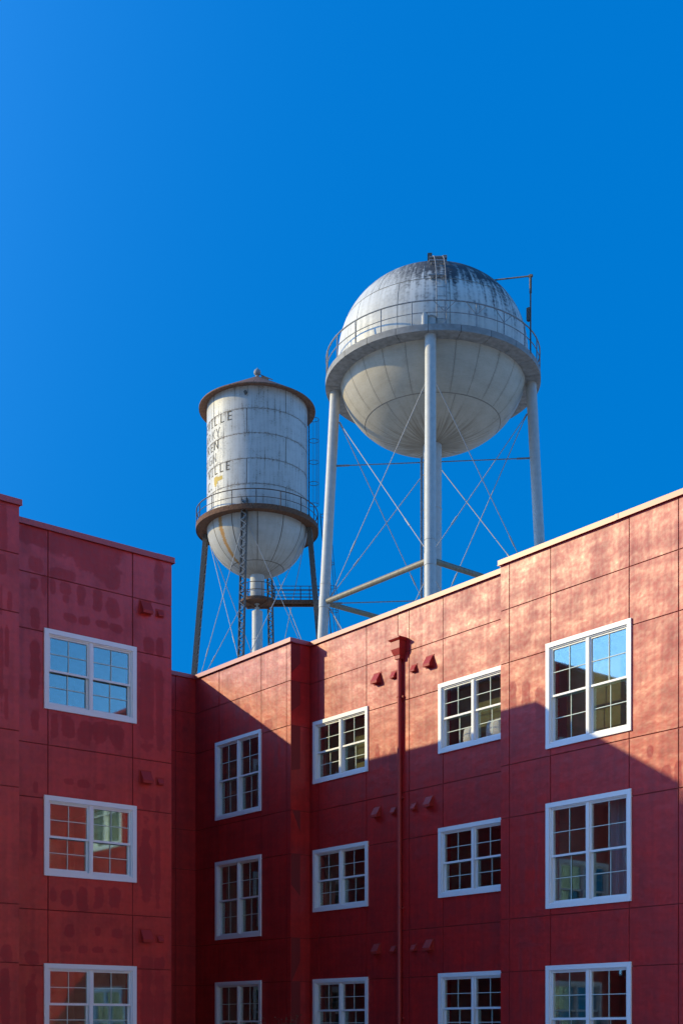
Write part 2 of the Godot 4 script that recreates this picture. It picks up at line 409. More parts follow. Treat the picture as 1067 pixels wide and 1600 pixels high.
# a pair of double-hung windows in one casing; origin at the lower corner of the casing on the wall's face
func make_window(wide: float, high: float) -> Node3D:
	var o := Node3D.new()
	o.name = "window"
	var s := Shape.new()
	var cw := 0.088
	s.box(Vector3(0, high - cw, -0.02), Vector3(wide, high, 0.034))
	s.box(Vector3(0, 0, -0.02), Vector3(wide, cw, 0.034))
	s.box(Vector3(0, cw, -0.02), Vector3(cw, high - cw, 0.032))
	s.box(Vector3(wide - cw, cw, -0.02), Vector3(wide, high - cw, 0.032))
	part(o, "casing", s, M.trim)
	s = Shape.new()
	var f0 := cw - 0.015
	var f1 := cw + 0.022
	s.box(Vector3(f0, high - f1, -0.13), Vector3(wide - f0, high - cw + 0.012, 0.006))
	s.box(Vector3(f0, cw - 0.012, -0.13), Vector3(wide - f0, f1, 0.010))
	s.box(Vector3(f0, f1, -0.13), Vector3(f1, high - f1, 0.004))
	s.box(Vector3(wide - f1, f1, -0.13), Vector3(wide - f0, high - f1, 0.004))
	part(o, "frame", s, M.trim)
	s = Shape.new()
	s.box(Vector3(wide / 2 - 0.036, f1, -0.13), Vector3(wide / 2 + 0.036, high - f1, 0.012))
	s.box(Vector3(wide / 2 - 0.012, f1 + 0.001, 0.012), Vector3(wide / 2 + 0.012, high - f1 - 0.001, 0.018))
	part(o, "mullion", s, M.trim)
	var mid := high / 2
	for side in 2:
		var x0 := f1 if side == 0 else wide / 2 + 0.036
		var x1 := wide / 2 - 0.036 if side == 0 else wide - f1
		for level in 2:
			var y0 := f1 if level == 0 else mid - 0.03
			var y1 := mid + 0.02 if level == 0 else high - f1
			var z := -0.082 if level == 0 else -0.036
			var b := 0.03
			s = Shape.new()
			s.box(Vector3(x0, y0, z - 0.018), Vector3(x1, y0 + b + 0.008, z + 0.018))
			s.box(Vector3(x0, y1 - b, z - 0.018), Vector3(x1, y1, z + 0.018))
			s.box(Vector3(x0, y0 + b + 0.008, z - 0.018), Vector3(x0 + b, y1 - b, z + 0.017))
			s.box(Vector3(x1 - b, y0 + b + 0.008, z - 0.018), Vector3(x1, y1 - b, z + 0.017))
			part(o, "sash", s, M.trim)
			var gx0 := x0 + b
			var gx1 := x1 - b
			var gy0 := y0 + b + 0.008
			var gy1 := y1 - b
			var gx := (gx0 + gx1) / 2
			var gy := (gy0 + gy1) / 2
			s = Shape.new()
			s.box(Vector3(gx - 0.007, gy0, z - 0.001), Vector3(gx + 0.007, gy1, z + 0.006))
			part(o, "muntin", s, M.muntin)
			s = Shape.new()
			s.box(Vector3(gx0, gy - 0.007, z - 0.002), Vector3(gx1, gy + 0.007, z + 0.0055))
			part(o, "muntin", s, M.muntin)
			for k in 4:
				var px0 := gx0 - 0.004 if k % 2 == 0 else gx
				var px1 := gx if k % 2 == 0 else gx1 + 0.004
				var py0 := gy0 - 0.004 if k < 2 else gy
				var py1 := gy if k < 2 else gy1 + 0.004
				s = Shape.new()
				# glazing is never quite flat: a slight bow tips each light a little
				var e := 0.0012 * (1 if level == 0 else -1)
				var bow := [Vector3(px0, py0, z - 0.006), Vector3(px1, py0, z - 0.006 + e), Vector3(px1, py1, z - 0.006 - e * 0.6), Vector3(px0, py1, z - 0.006)]
				var nn: Vector3 = (bow[1] - bow[0]).cross(bow[3] - bow[0]).normalized()
				s.quad(bow[0], bow[1], bow[2], bow[3], nn, [Vector2(0, 0), Vector2(1, 0), Vector2(1, 1), Vector2(0, 1)])
				var thin := Vector3(0, 0, -0.005)
				s.quad(bow[0] + thin, bow[1] + thin, bow[2] + thin, bow[3] + thin, -nn, [Vector2(0, 0), Vector2(1, 0), Vector2(1, 1), Vector2(0, 1)])
				part(o, "pane", s, M.glass)
	return o

func make_room(wide: float, high: float) -> ArrayMesh:
	var s := Shape.new()
	var lo := Vector3(-0.35, -0.55, -3.4)
	var hi := Vector3(wide + 0.45, high + 0.25, -0.285)
	s.box(lo - Vector3(0.05, 0.05, 0.05), Vector3(hi.x + 0.05, hi.y + 0.05, lo.z))
	s.box(Vector3(lo.x - 0.05, lo.y - 0.05, lo.z), Vector3(lo.x, hi.y + 0.05, hi.z))
	s.box(Vector3(hi.x, lo.y - 0.05, lo.z), Vector3(hi.x + 0.05, hi.y + 0.05, hi.z))
	s.box(Vector3(lo.x, lo.y - 0.05, lo.z), Vector3(hi.x, lo.y, hi.z))
	s.box(Vector3(lo.x, hi.y, lo.z), Vector3(hi.x, hi.y + 0.05, hi.z))
	return s.mesh()

var window_kinds := {}
var room_kinds := {}

func add_windows(root: Node3D, xf: Transform3D, wins: Array) -> void:
	for q in wins:
		var key := "%.2f %.2f" % [q.size.x, q.size.y]
		if not window_kinds.has(key):
			window_kinds[key] = make_window(q.size.x, q.size.y)
			room_kinds[key] = make_room(q.size.x, q.size.y)
		var w: Node3D = window_kinds[key].duplicate()
		w.name = "window"
		var at := in_root(root, xf * Transform3D(Basis.IDENTITY, Vector3(q.position.x, q.position.y, 0)))
		w.transform = at
		root.add_child(w, true)
		put(root, "room_lining", room_kinds[key], M.room, at)

# a roller shade drawn down inside a window
func roller_shade(root: Node3D, xf: Transform3D, q: Rect2) -> void:
	var s := Shape.new()
	s.box(Vector3(0.04, 0.0, -0.004), Vector3(q.size.x - 0.04, q.size.y - 0.06, 0.0))
	s.tube(Vector3(0.03, q.size.y - 0.04, 0.0), Vector3(q.size.x - 0.03, q.size.y - 0.04, 0.0), 0.03, 0.03, 10)
	part(root, "roller_shade", s, M.shade, in_root(root, xf * Transform3D(Basis.IDENTITY, Vector3(q.position.x, q.position.y, -0.52))))

func vent_hood(root: Node3D, xf: Transform3D, u: float, h: float, wide: float, high: float) -> void:
	var s := Shape.new()
	var d := high * 0.55
	var prof := [Vector2(0, high), Vector2(high * 0.1, high), Vector2(d, high * 0.24), Vector2(d, 0), Vector2(0, high * 0.05)]
	for i in 5:
		var p: Vector2 = prof[i]
		var q: Vector2 = prof[(i + 1) % 5]
		var nn := Vector3(0, q.x - p.x, p.y - q.y).normalized()
		if i == 4: continue
		s.quad(Vector3(0, p.y, p.x), Vector3(wide, p.y, p.x), Vector3(wide, q.y, q.x), Vector3(0, q.y, q.x), nn if i != 3 else Vector3.DOWN)
	for x in [0.0, wide]:
		for i in [1, 2, 3]:
			var nx := Vector3.LEFT if x == 0.0 else Vector3.RIGHT
			s.tri(Vector3(x, prof[0].y, prof[0].x), Vector3(x, prof[i].y, prof[i].x), Vector3(x, prof[i + 1].y, prof[i + 1].x), nx, nx, nx)
	var o := part(root, "vent_hood", s, M.hood, in_root(root, xf * Transform3D(Basis.IDENTITY, Vector3(u, h, 0.002))))
	s = Shape.new()
	s.box(Vector3(-0.025, -0.01, -0.001), Vector3(wide + 0.025, high + 0.025, 0.008))
	part(o, "flange", s, M.hood)

func win_rect(u0: float, head: float, wide: float, high: float) -> Rect2:
	return Rect2(u0, head - high, wide, high)

func build_wing() -> void:
	var root := thing("apartment_wing", place(-21.43, -11.0, -EYE), "dark red panelled apartment wing in shade, its paint blotched with dark stains, white windows", "building")
	var hs := [-1.6, -0.75, 1.12, 2.14, 4.17, 5.15, 7.2, 8.22, 9.075]
	var heads := [7.27, 4.23, 1.165]
	# front
	var xf := wall_frame(NA, -21.43)
	var wins := []
	for h in heads: wins.append(win_rect(10.38, h, 1.91, 1.465))
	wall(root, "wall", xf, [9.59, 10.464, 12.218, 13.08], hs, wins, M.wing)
	add_windows(root, xf, wins)
	coping(root, xf, 9.64, 13.13)
	for h in [7.94, 4.68, 1.63]:
		vent_hood(root, xf, 12.38, h, 0.22, 0.24)
		vent_hood(root, xf, 12.755, h + 0.02, 0.12, 0.12)
	# projecting bay at the end of it, most of it out of the picture
	xf = wall_frame(NA, -20.73)
	wins = []
	for h in heads: wins.append(win_rect(5.6, h, 1.91, 1.465))
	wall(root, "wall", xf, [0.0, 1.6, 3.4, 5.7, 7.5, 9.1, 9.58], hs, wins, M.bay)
	add_windows(root, xf, wins)
	coping(root, xf, 0.0, 9.62)
	xf = wall_frame(-NC, 9.58)
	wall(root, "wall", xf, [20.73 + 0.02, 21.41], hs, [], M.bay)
	# side towards the long range
	xf = wall_frame(-NC, 13.08)
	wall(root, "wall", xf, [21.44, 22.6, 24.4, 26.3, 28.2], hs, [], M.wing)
	coping(root, xf, 21.38, 28.2)
	var s := Shape.new()
	var b := Basis(NA, Vector3.UP, NC)
	s.box(Vector3(-44, 8.9 + EYE, -12.78), Vector3(-21.72, 9.04 + EYE, 12), Transform3D(b, -root.position))
	s.box(Vector3(-21.72, 8.9 + EYE, -9.28), Vector3(-21.02, 9.04 + EYE, 0), Transform3D(b, -root.position))
	part(root, "roof", s, M.roofing)

func build_range() -> void:
	var root := thing("apartment_building", place(-20.0, -18.5, -EYE), "long red panelled apartment building, its top storey sunlit, with a round downspout", "building")
	var hs := [-1.6, -0.75, 1.08, 2.11, 4.09, 5.12, 7.12, 8.17, 9.075]
	# inner corner
	var xf := wall_frame(NA, -28.2)
	var wins := []
	for h in [7.24, 4.20, 1.15]: wins.append(win_rect(14.2, h, 2.0, 1.47))
	wall(root, "wall", xf, [13.08, 14.3, 16.1, 17.33, 18.05], hs, wins, M.plain)
	add_windows(root, xf, wins)
	coping(root, xf, 13.08, 17.9)
	# the part beside the inner corner
	xf = wall_frame(NC, -17.94)
	wins = []
	for h in [7.235, 4.195, 1.14]: wins.append(win_rect(-27.24, h, 2.0, 1.98))
	wall(root, "wall", xf, [-28.38, -27.09, -25.25, -24.225, -24.06], hs, wins, M.range)
	add_windows(root, xf, wins)
	coping(root, xf, -28.2, -24.01)
	xf = wall_frame(NA, -24.06)
	wall(root, "wall", xf, [17.95, 18.51], hs, [], M.plain)
	coping(root, xf, 17.98, 18.50)
	# middle part
	xf = wall_frame(NC, -18.52)
	wins = []
	for h in [7.235, 4.195, 1.135]:
		wins.append(win_rect(-23.93, h, 2.01, 1.47))
		wins.append(win_rect(-19.61, h, 2.01, 1.47))
	wall(root, "wall", xf, [-24.3, -23.74, -21.985, -20.922, -20.546, -19.49, -17.3], hs, wins, M.range)
	add_windows(root, xf, wins)
	coping(root, xf, -24.2, -17.45)
	roller_shade(root, xf, wins[0])
	roller_shade(root, xf, wins[1])
	for h in [7.64, 4.66, 1.61]:
		vent_hood(root, xf, -21.70, h + 0.02, 0.21, 0.23)
		vent_hood(root, xf, -21.11, h + 0.03, 0.14, 0.14)
		vent_hood(root, xf, -20.45, h + 0.03, 0.14, 0.14)
		vent_hood(root, xf, -19.99, h + 0.02, 0.21, 0.23)
	downspout(root, xf)
	# end part, which runs on past the viewer
	xf = wall_frame(NC, -18.18)
	wins = []
	for h in [7.245, 4.225, 1.16]:
		for u in [-16.3, -10.6, -5.6, -0.6]:
			wins.append(win_rect(u, h, 2.0, 1.99))
	wall(root, "wall", xf, [-17.495, -17.26, -16.2, -14.36, -13.31, -12.1, -10.5, -8.7, -7.2, -5.5, -3.7, -2.1, -0.5, 1.3, 3.0, 4.6, 5.98], hs, wins, M.range)
	add_windows(root, xf, wins)
	roller_shade(root, xf, wins[0])
	coping(root, xf, -17.53, 5.94)
	xf = wall_frame(-NA, 17.495)
	wall(root, "wall", xf, [-18.5, -18.19], hs, [], M.range)
	coping(root, xf, -18.5, -18.21)
	# a taller, pale wing, added unseen behind the viewer to throw sun on to the shaded walls
	xf = wall_frame(-NA, -6.0)
	wins = []
	for h in [10.3, 7.235, 4.195, 1.135]:
		for u in [-14.0, -8.5, -3.0, 2.5, 8.0, 13.5]:
			wins.append(win_rect(u, h, 2.0, 1.47))
	wall(root, "wall", xf, [-18.17, -16.2, -13.9, -12.1, -10.2, -8.4, -6.6, -4.7, -2.9, -1.1, 0.8, 2.6, 4.4, 6.3, 8.1, 9.9, 12.0, 14.5, 17.0, 20.0], [-1.6, 1.08, 4.09, 7.12, 10.1, 13.2], wins, M.cream)
	add_windows(root, xf, wins)
	var s := Shape.new()
	var b := Basis(NA, Vector3.UP, NC)
	s.box(Vector3(6.0, 13.21 + EYE, -18.8), Vector3(16, 13.4 + EYE, 20), Transform3D(b, -root.position))  # roof slab of the added wing
	s.box(Vector3(-44, 8.9 + EYE, -32), Vector3(16, 9.04 + EYE, -18.82), Transform3D(b, -root.position))
	s.box(Vector3(-28.5, 8.9 + EYE, -18.8), Vector3(-24.35, 9.04 + EYE, -18.24), Transform3D(b, -root.position))
	part(root, "roof", s, M.roofing)
	s = Shape.new()
	s.box(Vector3(-44, 0, -32.3), Vector3(16, 9.04 + EYE, -32.02), Transform3D(b, -root.position))
	s.box(Vector3(15.7, 0, -31.9), Vector3(16.0, 8.88 + EYE, -18.5), Transform3D(b, -root.position))
	part(root, "rear_wall", s, M.joint)

func downspout(root: Node3D, xf: Transform3D) -> void:
	var o := Node3D.new()
	o.name = "downspout"
	o.transform = in_root(root, xf * Transform3D(Basis.IDENTITY, Vector3(-20.80, 0, 0)))
	root.add_child(o)
	var s := Shape.new()
	s.tube(Vector3(0, -1.5, 0.062), Vector3(0, 8.12, 0.062), 0.05, 0.05, 20)
	part(o, "pipe", s, M.pipe)
	# conductor head: cornice, box, ogee and outlet collar
	s = Shape.new()
	var tiers := [[8.02, 0.08, 0.13], [8.10, 0.085, 0.135], [8.101, 0.095, 0.145], [8.17, 0.12, 0.17], [8.23, 0.14, 0.19], [8.24, 0.14, 0.19], [8.40, 0.14, 0.19], [8.401, 0.15, 0.20], [8.44, 0.185, 0.24], [8.47, 0.185, 0.24]]
	for i in tiers.size() - 1:
		var p: Array = tiers[i]
		var q: Array = tiers[i + 1]
		var slope := Vector2(q[0] - p[0], q[1] - p[1]).normalized()
		for sx in [-1.0, 1.0]:
			s.quad(Vector3(p[1] * sx, p[0], 0.003), Vector3(p[1] * sx, p[0], p[2]), Vector3(q[1] * sx, q[0], q[2]), Vector3(q[1] * sx, q[0], 0.003), Vector3(sx * slope.x, -slope.y, 0).normalized())
		s.quad(Vector3(-p[1], p[0], p[2]), Vector3(p[1], p[0], p[2]), Vector3(q[1], q[0], q[2]), Vector3(-q[1], q[0], q[2]), Vector3(0, -slope.y, slope.x).normalized())
	s.quad(Vector3(-0.185, 8.47, 0.003), Vector3(0.185, 8.47, 0.003), Vector3(0.185, 8.47, 0.24), Vector3(-0.185, 8.47, 0.24), Vector3.UP)
	s.quad(Vector3(-0.08, 8.02, 0.003), Vector3(0.08, 8.02, 0.003), Vector3(0.08, 8.02, 0.13), Vector3(-0.08, 8.02, 0.13), Vector3.DOWN)
	part(o, "conductor_head", s, M.pipe)
	for h in [0.2, 2.6, 5.0, 7.2]:
		s = Shape.new()
		s.ring(Vector3(0, h, 0.062), 0.053, 0.007, 16)
		s.box(Vector3(-0.10, h - 0.02, 0.002), Vector3(0.10, h + 0.02, 0.05))
		part(o, "strap", s, M.pipe)

# ---------------------------------------------------------------- water towers

func polar(deg: float, r: float, h: float) -> Vector3:
	var a := deg_to_rad(deg)
	return Vector3(sin(a) * r, h + EYE, cos(a) * r)

func plates(parent: Node3D, pts: Array, edges: Array, seg: int, v0: float, v1: float, gap: float, m: Material) -> void:
	for i in edges.size() - 1:
		var s := Shape.new()
		var r: float = 0.0
		for p in pts: r = maxf(r, p.x)
		var g := gap / r / 2
		s.lathe(pts, deg_to_rad(edges[i]) + g, deg_to_rad(edges[i + 1]) - g, seg, v0, v1, 0.012)
		part(parent, "plate", s, m)

func ellipse_pts(r: float, b: float, centre: float, e0: float, e1: float, count: int, full := 1.0) -> Array:
	var out := []
	for i in count + 1:
		var e := deg_to_rad(lerpf(e0, e1, float(i) / count))
		out.append(Vector2(pow(maxf(cos(e), 0.0), full) * r, centre + EYE + signf(sin(e)) * pow(absf(sin(e)), full) * b))
	return out

func railing(tower: Node3D, r: float, h: float, high: float, posts: int, turn: float, m: Material, knees: bool) -> void:
	var s := Shape.new()
	s.ring(Vector3(0, h + high + EYE, 0), r, 0.035, posts * 3)
	var top := part(tower, "railing", s, m)
	s = Shape.new()
	s.ring(Vector3(0, h + high * 0.5 + EYE, 0), r, 0.022, posts * 3)
	part(top, "middle_rail", s, m)
	for i in posts:
		var a := turn + 360.0 * i / posts
		s = Shape.new()
		s.tube(polar(a, r, h), polar(a, r, h + high), 0.032, 0.032, 6)
		if knees and i in [1, 2, 3]:
			var side := 360.0 / posts * 0.33
			s.tube(polar(a, r, h + high * 0.52), polar(a - side, r * 0.998, h + high * 0.98), 0.018, 0.018, 5, false)
			s.tube(polar(a, r, h + high * 0.52), polar(a + side, r * 0.998, h + high * 0.98), 0.018, 0.018, 5, false)
		part(top, "post", s, m)

func ladder(parent: Node3D, path: Array, side: Vector3, half: float, m: Material, step := 0.3) -> MeshInstance3D:
	var s := Shape.new()
	for i in path.size() - 1:
		for k in [-half, half]:
			s.tube(path[i] + side * k, path[i + 1] + side * k, 0.024, 0.024, 6)
	var o := part(parent, "ladder", s, m)
	s = Shape.new()
	for i in path.size() - 1:
		var n := maxi(int((path[i + 1] - path[i]).length() / step), 1)
		for j in n:
			var p: Vector3 = path[i].lerp(path[i + 1], (j + 0.5) / n)
			s.tube(p - side * half, p + side * half, 0.016, 0.016, 5, false)
	part(o, "rungs", s, m).set_meta("kind", "stuff")
	return o

func cage(parent: Node3D, low: Vector3, high: Vector3, out: Vector3, r: float, hoops: int, m: Material) -> void:
	var side := Vector3.UP.cross(out)
	for i in hoops:
		var c := low.lerp(high, float(i) / (hoops - 1)) + out * r
		var s := Shape.new()
		for j in 20:
			var e := TAU * j / 20
			var f := TAU * (j + 1) / 20
			s.tube(c + (out * cos(e) + side * sin(e)) * r, c + (out * cos(f) + side * sin(f)) * r, 0.018, 0.018, 5, false)
		part(parent, "cage_hoop", s, m)
	for j in 6:
		var e := deg_to_rad(-100.0 + 40.0 * j)
		var d := out * (r + cos(e) * r) + side * sin(e) * r
		var s := Shape.new()
		s.tube(low + d, high + d, 0.010, 0.010, 5, false)
		part(parent, "cage_bar", s, m)

func brace_rods(tower: Node3D, legs: Array, radius: Callable, levels: Array, inset: float, m: Material, r: float) -> void:
	for k in legs.size():
		var a: float = legs[k]
		var b: float = legs[(k + 1) % legs.size()]
		for i in levels.size() - 1:
			for way in 2:
				var top := polar(a if way == 0 else b, radius.call(levels[i][0]) - inset, levels[i][0])
				var low := polar(b if way == 0 else a, radius.call(levels[i][1]) - inset, levels[i][1])
				var d := (top - low).cross(Vector3.UP).normalized() * (0.04 if way == 0 else -0.04)
				var s := Shape.new()
				s.tube(top + d, low + d, r, r, 6, false)
				var q := low.lerp(top, 0.24) + d
				var w := (top - low).normalized() * 0.28
				s.tube(q - w, q + w, r * 1.9, r * 1.9, 6)
				s.tube(low + d, low + d + w, r * 2.0, r * 1.5, 6)
				s.tube(top + d - w, top + d, r * 1.5, r * 2.0, 6)
				part(tower, "brace_rod", s, m)
		if levels[-1][1] < -1.0:
			pass

func big_tower() -> void:
	var root := thing("water_tower", Vector3(4.58, 0, -64), "large grey ball-shaped water tank on four tube legs, dark staining on its crown", "water tower")
	root.rotation.y = deg_to_rad(-5.2)
	var R := 4.75
	var B := 4.12
	var C := 33.34
	var shell := Shape.new()
	shell.lathe(ellipse_pts(R, B, C, -88.5, 90, 48, 0.9), 0, TAU, 96)
	var tank := part(root, "tank", shell, M.seam_grey)
	# shell plates: a crown, two rings above the balcony, a belt, gores of the bowl and a bottom dish
	var dark := func(deg: float, up: float, f1: float, f2: float, f3: float) -> float:
		var x := (deg - 42.0) / 75.0
		var reach: float = 1.0 - smoothstep(0.75, 1.05, absf(x) + f3 * 0.7 + f2 * 0.35)
		var low: float = smoothstep(0.12, 0.42, up + f3 * 0.3 + f1 * 0.2 + f2 * 0.22)
		var runs: float = smoothstep(0.06, 0.32, f3 + f2 * 0.3) * smoothstep(0.1, 0.5, up) * (1.0 - smoothstep(0.9, 1.3, absf(x)))
		var film: float = 0.32 * smoothstep(0.34, 0.48, up + f3 * 0.25 + f2 * 0.15 + f1 * 0.1)
		return maxf(maxf(reach * low * 0.9, runs * 0.7), film)
	var none := func(deg: float, up: float, f1: float, f2: float, f3: float) -> float:
		return 0.0
	var crown := tank_material(tank_texture(1024, 512, 101, 0.75, Color(0.62, 0.58, 0.49), Color(0.05, 0.053, 0.055), Color(0.16, 0.11, 0.07), dark, none))
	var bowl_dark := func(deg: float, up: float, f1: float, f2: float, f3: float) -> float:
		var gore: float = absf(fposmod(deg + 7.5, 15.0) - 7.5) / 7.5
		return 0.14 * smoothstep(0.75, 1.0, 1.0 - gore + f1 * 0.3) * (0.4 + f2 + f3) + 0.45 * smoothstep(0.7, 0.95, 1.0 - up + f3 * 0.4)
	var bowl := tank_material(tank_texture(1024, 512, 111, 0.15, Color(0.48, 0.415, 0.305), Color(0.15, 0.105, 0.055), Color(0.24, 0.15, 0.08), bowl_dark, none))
	var ring := []
	for i in 13: ring.append(-180.0 + i * 30.0 - 4.0)
	var ring2 := []
	for i in 13: ring2.append(-180.0 + i * 30.0 + 11.0)
	var dish := []
	for i in 7: dish.append(-180.0 + i * 60.0 + 20.0)
	var gores := []
	for i in 25: gores.append(-180.0 + i * 15.0)
	plates(tank, ellipse_pts(R, B, C, 52.6, 90, 8, 0.9), [-180.0, -90.0, 0.0, 90.0, 180.0], 20, 0.62, 1.0, 0.03, crown)
	plates(tank, ellipse_pts(R, B, C, 22, 52, 10, 0.9), ring, 8, 0.24, 0.615, 0.03, crown)
	plates(tank, ellipse_pts(R, B, C, -12, 21.4, 8, 0.9), ring2, 8, 0.0, 0.235, 0.03, crown)
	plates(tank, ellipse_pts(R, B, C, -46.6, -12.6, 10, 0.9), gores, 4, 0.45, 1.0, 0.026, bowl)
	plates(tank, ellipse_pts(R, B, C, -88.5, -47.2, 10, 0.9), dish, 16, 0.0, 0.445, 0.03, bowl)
	# riser
	var s := Shape.new()
	s.lathe([Vector2(0.46, 0.0), Vector2(0.46, C - B + EYE + 0.25), Vector2(0.52, C - B + EYE + 0.42), Vector2(0.72, C - B + EYE + 0.62)], 0, TAU, 28)
	var riser := part(root, "riser", s, M.grey_steel)
	for h in [2.0, 8.0, 14.0, 20.0, 26.0]:
		s = Shape.new()
		s.ring(Vector3(0, h + EYE, 0), 0.462, 0.02, 28)
		part(riser, "weld_band", s, M.grey_steel)
	s = Shape.new()
	s.tube(Vector3(-0.55, 0, 0.12), Vector3(-0.55, 28.6 + EYE, 0.12), 0.06, 0.06, 8)
	part(root, "drain_pipe", s, M.rail_grey)
	# legs
	var radius := func(h: float) -> float: return 4.92 + 0.052 * (31.7 - h)
	var legs := [0.0, 90.0, 180.0, 270.0]
	for a in legs:
		s = Shape.new()
		s.tube(polar(a, radius.call(-1.45), -1.45), polar(a, 4.86, 32.9), 0.27, 0.26, 20)
		var leg := part(root, "leg", s, M.grey_steel)
		s = Shape.new()
		for h in [21.5, 11.0]:
			var p := polar(a, radius.call(h), h)
			var d := (polar(a, radius.call(h + 1.0), h + 1.0) - p).normalized()
			s.tube(p - d * 0.28, p + d * 0.28, 0.285, 0.285, 20)
			s.tube(p + d * 0.9, p + d * 0.94, 0.278, 0.278, 20)
		part(leg, "collar", s, M.grey_steel)
		s = Shape.new()
		s.tube(polar(a, 4.86, 32.9), polar(a, 4.86, 32.94), 0.31, 0.31, 20)
		part(leg, "cap_plate", s, M.grey_steel)
		s = Shape.new()
		s.box(Vector3(-0.9, 0, -0.9), Vector3(0.9, 0.17, 0.9), Transform3D(Basis(Vector3.UP, deg_to_rad(a)), polar(a, radius.call(-1.5), -EYE)))
		part(root, "footing", s, M.concrete)
	for k in 4:
		for h in [21.5, 11.0]:
			s = Shape.new()
			s.tube(polar(legs[k], radius.call(h), h), polar(legs[(k + 1) % 4], radius.call(h), h), 0.135, 0.135, 12)
			part(root, "strut", s, M.strut)
		for h in [28.4, 21.45]:
			s = Shape.new()
			s.tube(polar(legs[k], radius.call(h), h), polar(legs[k], 0.45, h), 0.028, 0.028, 6, false)
			s.tube(polar(legs[k], radius.call(h) - 0.9, h), polar(legs[k], radius.call(h) - 0.25, h), 0.05, 0.05, 6)
			part(root, "stay_rod", s, M.rail_grey)
	brace_rods(root, legs, radius, [[30.6, 21.75], [21.2, 11.3], [10.7, -1.3]], 0.26, M.rod, 0.023)
	# balcony
	for i in 22:
		var a0 := deg_to_rad(-1.0 + 360.0 / 22 * i) + 0.002
		var a1 := deg_to_rad(-1.0 + 360.0 / 22 * (i + 1)) - 0.002
		var d := Shape.new()
		var lo := 32.10 + EYE
		var hi := 32.40 + EYE
		d.lathe([Vector2(4.5, lo), Vector2(5.37, lo)], a0, a1, 4)
		d.lathe([Vector2(5.37, lo), Vector2(5.37, hi)], a0, a1, 4)
		d.lathe([Vector2(5.37, hi), Vector2(4.68, hi)], a0, a1, 4)
		part(root, "deck_plate", d, M.deck)
	railing(root, 5.33, 32.4, 1.1, 22, -9.2, M.rail_grey, true)
	# roof ladder with stand-off brackets and the vent at the top
	var path := []
	for i in 13:
		var e := deg_to_rad(lerpf(-8.0, 61.0, i / 12.0))
		var out := pow(cos(e), 0.9) * R + 0.2 * cos(e)
		path.append(Vector3(sin(deg_to_rad(6.0)) * out, C + EYE + signf(e) * pow(absf(sin(e)), 0.9) * B + 0.2 * sin(e), cos(deg_to_rad(6.0)) * out))
	var side := Vector3(cos(deg_to_rad(6.0)), 0, -sin(deg_to_rad(6.0)))
	var lad := ladder(root, path, side, 0.22, M.rail_grey, 0.32)
	for e in [22.0, 40.0, 58.0]:
		var p := Vector3(0.33, C + EYE + pow(sin(deg_to_rad(e)), 0.9) * B + 0.14 * sin(deg_to_rad(e)), pow(cos(deg_to_rad(e)), 0.9) * R + 0.14 * cos(deg_to_rad(e)))
		s = Shape.new()
		s.tube(p - side * 0.42, p + side * 0.42, 0.055, 0.055, 8)
		s.tube(p - side * 0.30 - Vector3(0, 0.2, 0.2), p - side * 0.30, 0.04, 0.04, 6)
		s.tube(p + side * 0.30 - Vector3(0, 0.2, 0.2), p + side * 0.30, 0.04, 0.04, 6)
		part(lad, "bracket", s, M.rail_grey)
	s = Shape.new()
	var top := C + EYE + B * pow(sin(deg_to_rad(66.0)), 0.9)
	s.tube(Vector3(-0.08, top - 0.2, 2.0), Vector3(-0.08, top + 0.42, 2.0), 0.10, 0.10, 10)
	s.box(Vector3(-0.20, top + 0.18, 1.9), Vector3(0.02, top + 0.5, 2.12))
	s.tube(Vector3(-0.05, top + 0.3, 2.0), Vector3(0.62, top + 0.3, 2.0), 0.06, 0.06, 8)
	s.tube(Vector3(0.55, top + 0.3, 2.0), Vector3(0.74, top + 0.3, 2.0), 0.11, 0.11, 10)
	s.tube(Vector3(0.58, top - 0.2, 2.0), Vector3(0.58, top + 0.3, 2.0), 0.05, 0.05, 8)
	part(root, "roof_vent", s, M.iron)
	# level gauge mast at the balcony
	s = Shape.new()
	s.tube(polar(62, 5.36, 32.3), polar(62, 5.36, 36.05), 0.038, 0.038, 8)
	s.tube(polar(62, 5.36, 35.2), polar(62, 5.36, 36.08), 0.06, 0.06, 8)
	s.box(Vector3(-0.09, -0.3, -0.02), Vector3(0.09, 0.3, 0.14), Transform3D(Basis(Vector3.UP, deg_to_rad(62.0)), polar(62, 5.2, 34.2)))
	var mast := part(root, "gauge_mast", s, M.iron)
	s = Shape.new()
	s.tube(polar(62, 5.45, 36.0), polar(63, 3.3, 36.5), 0.034, 0.034, 8)
	s.tube(polar(62, 5.46, 36.0), polar(62, 5.27, 36.03), 0.07, 0.07, 8)
	part(mast, "arm", s, M.iron)
	s = Shape.new()
	s.tube(polar(-3, 5.2, 32.4), polar(-3, 5.2, 32.95), 0.16, 0.16, 12)
	part(root, "hatch_drum", s, M.grey_steel)

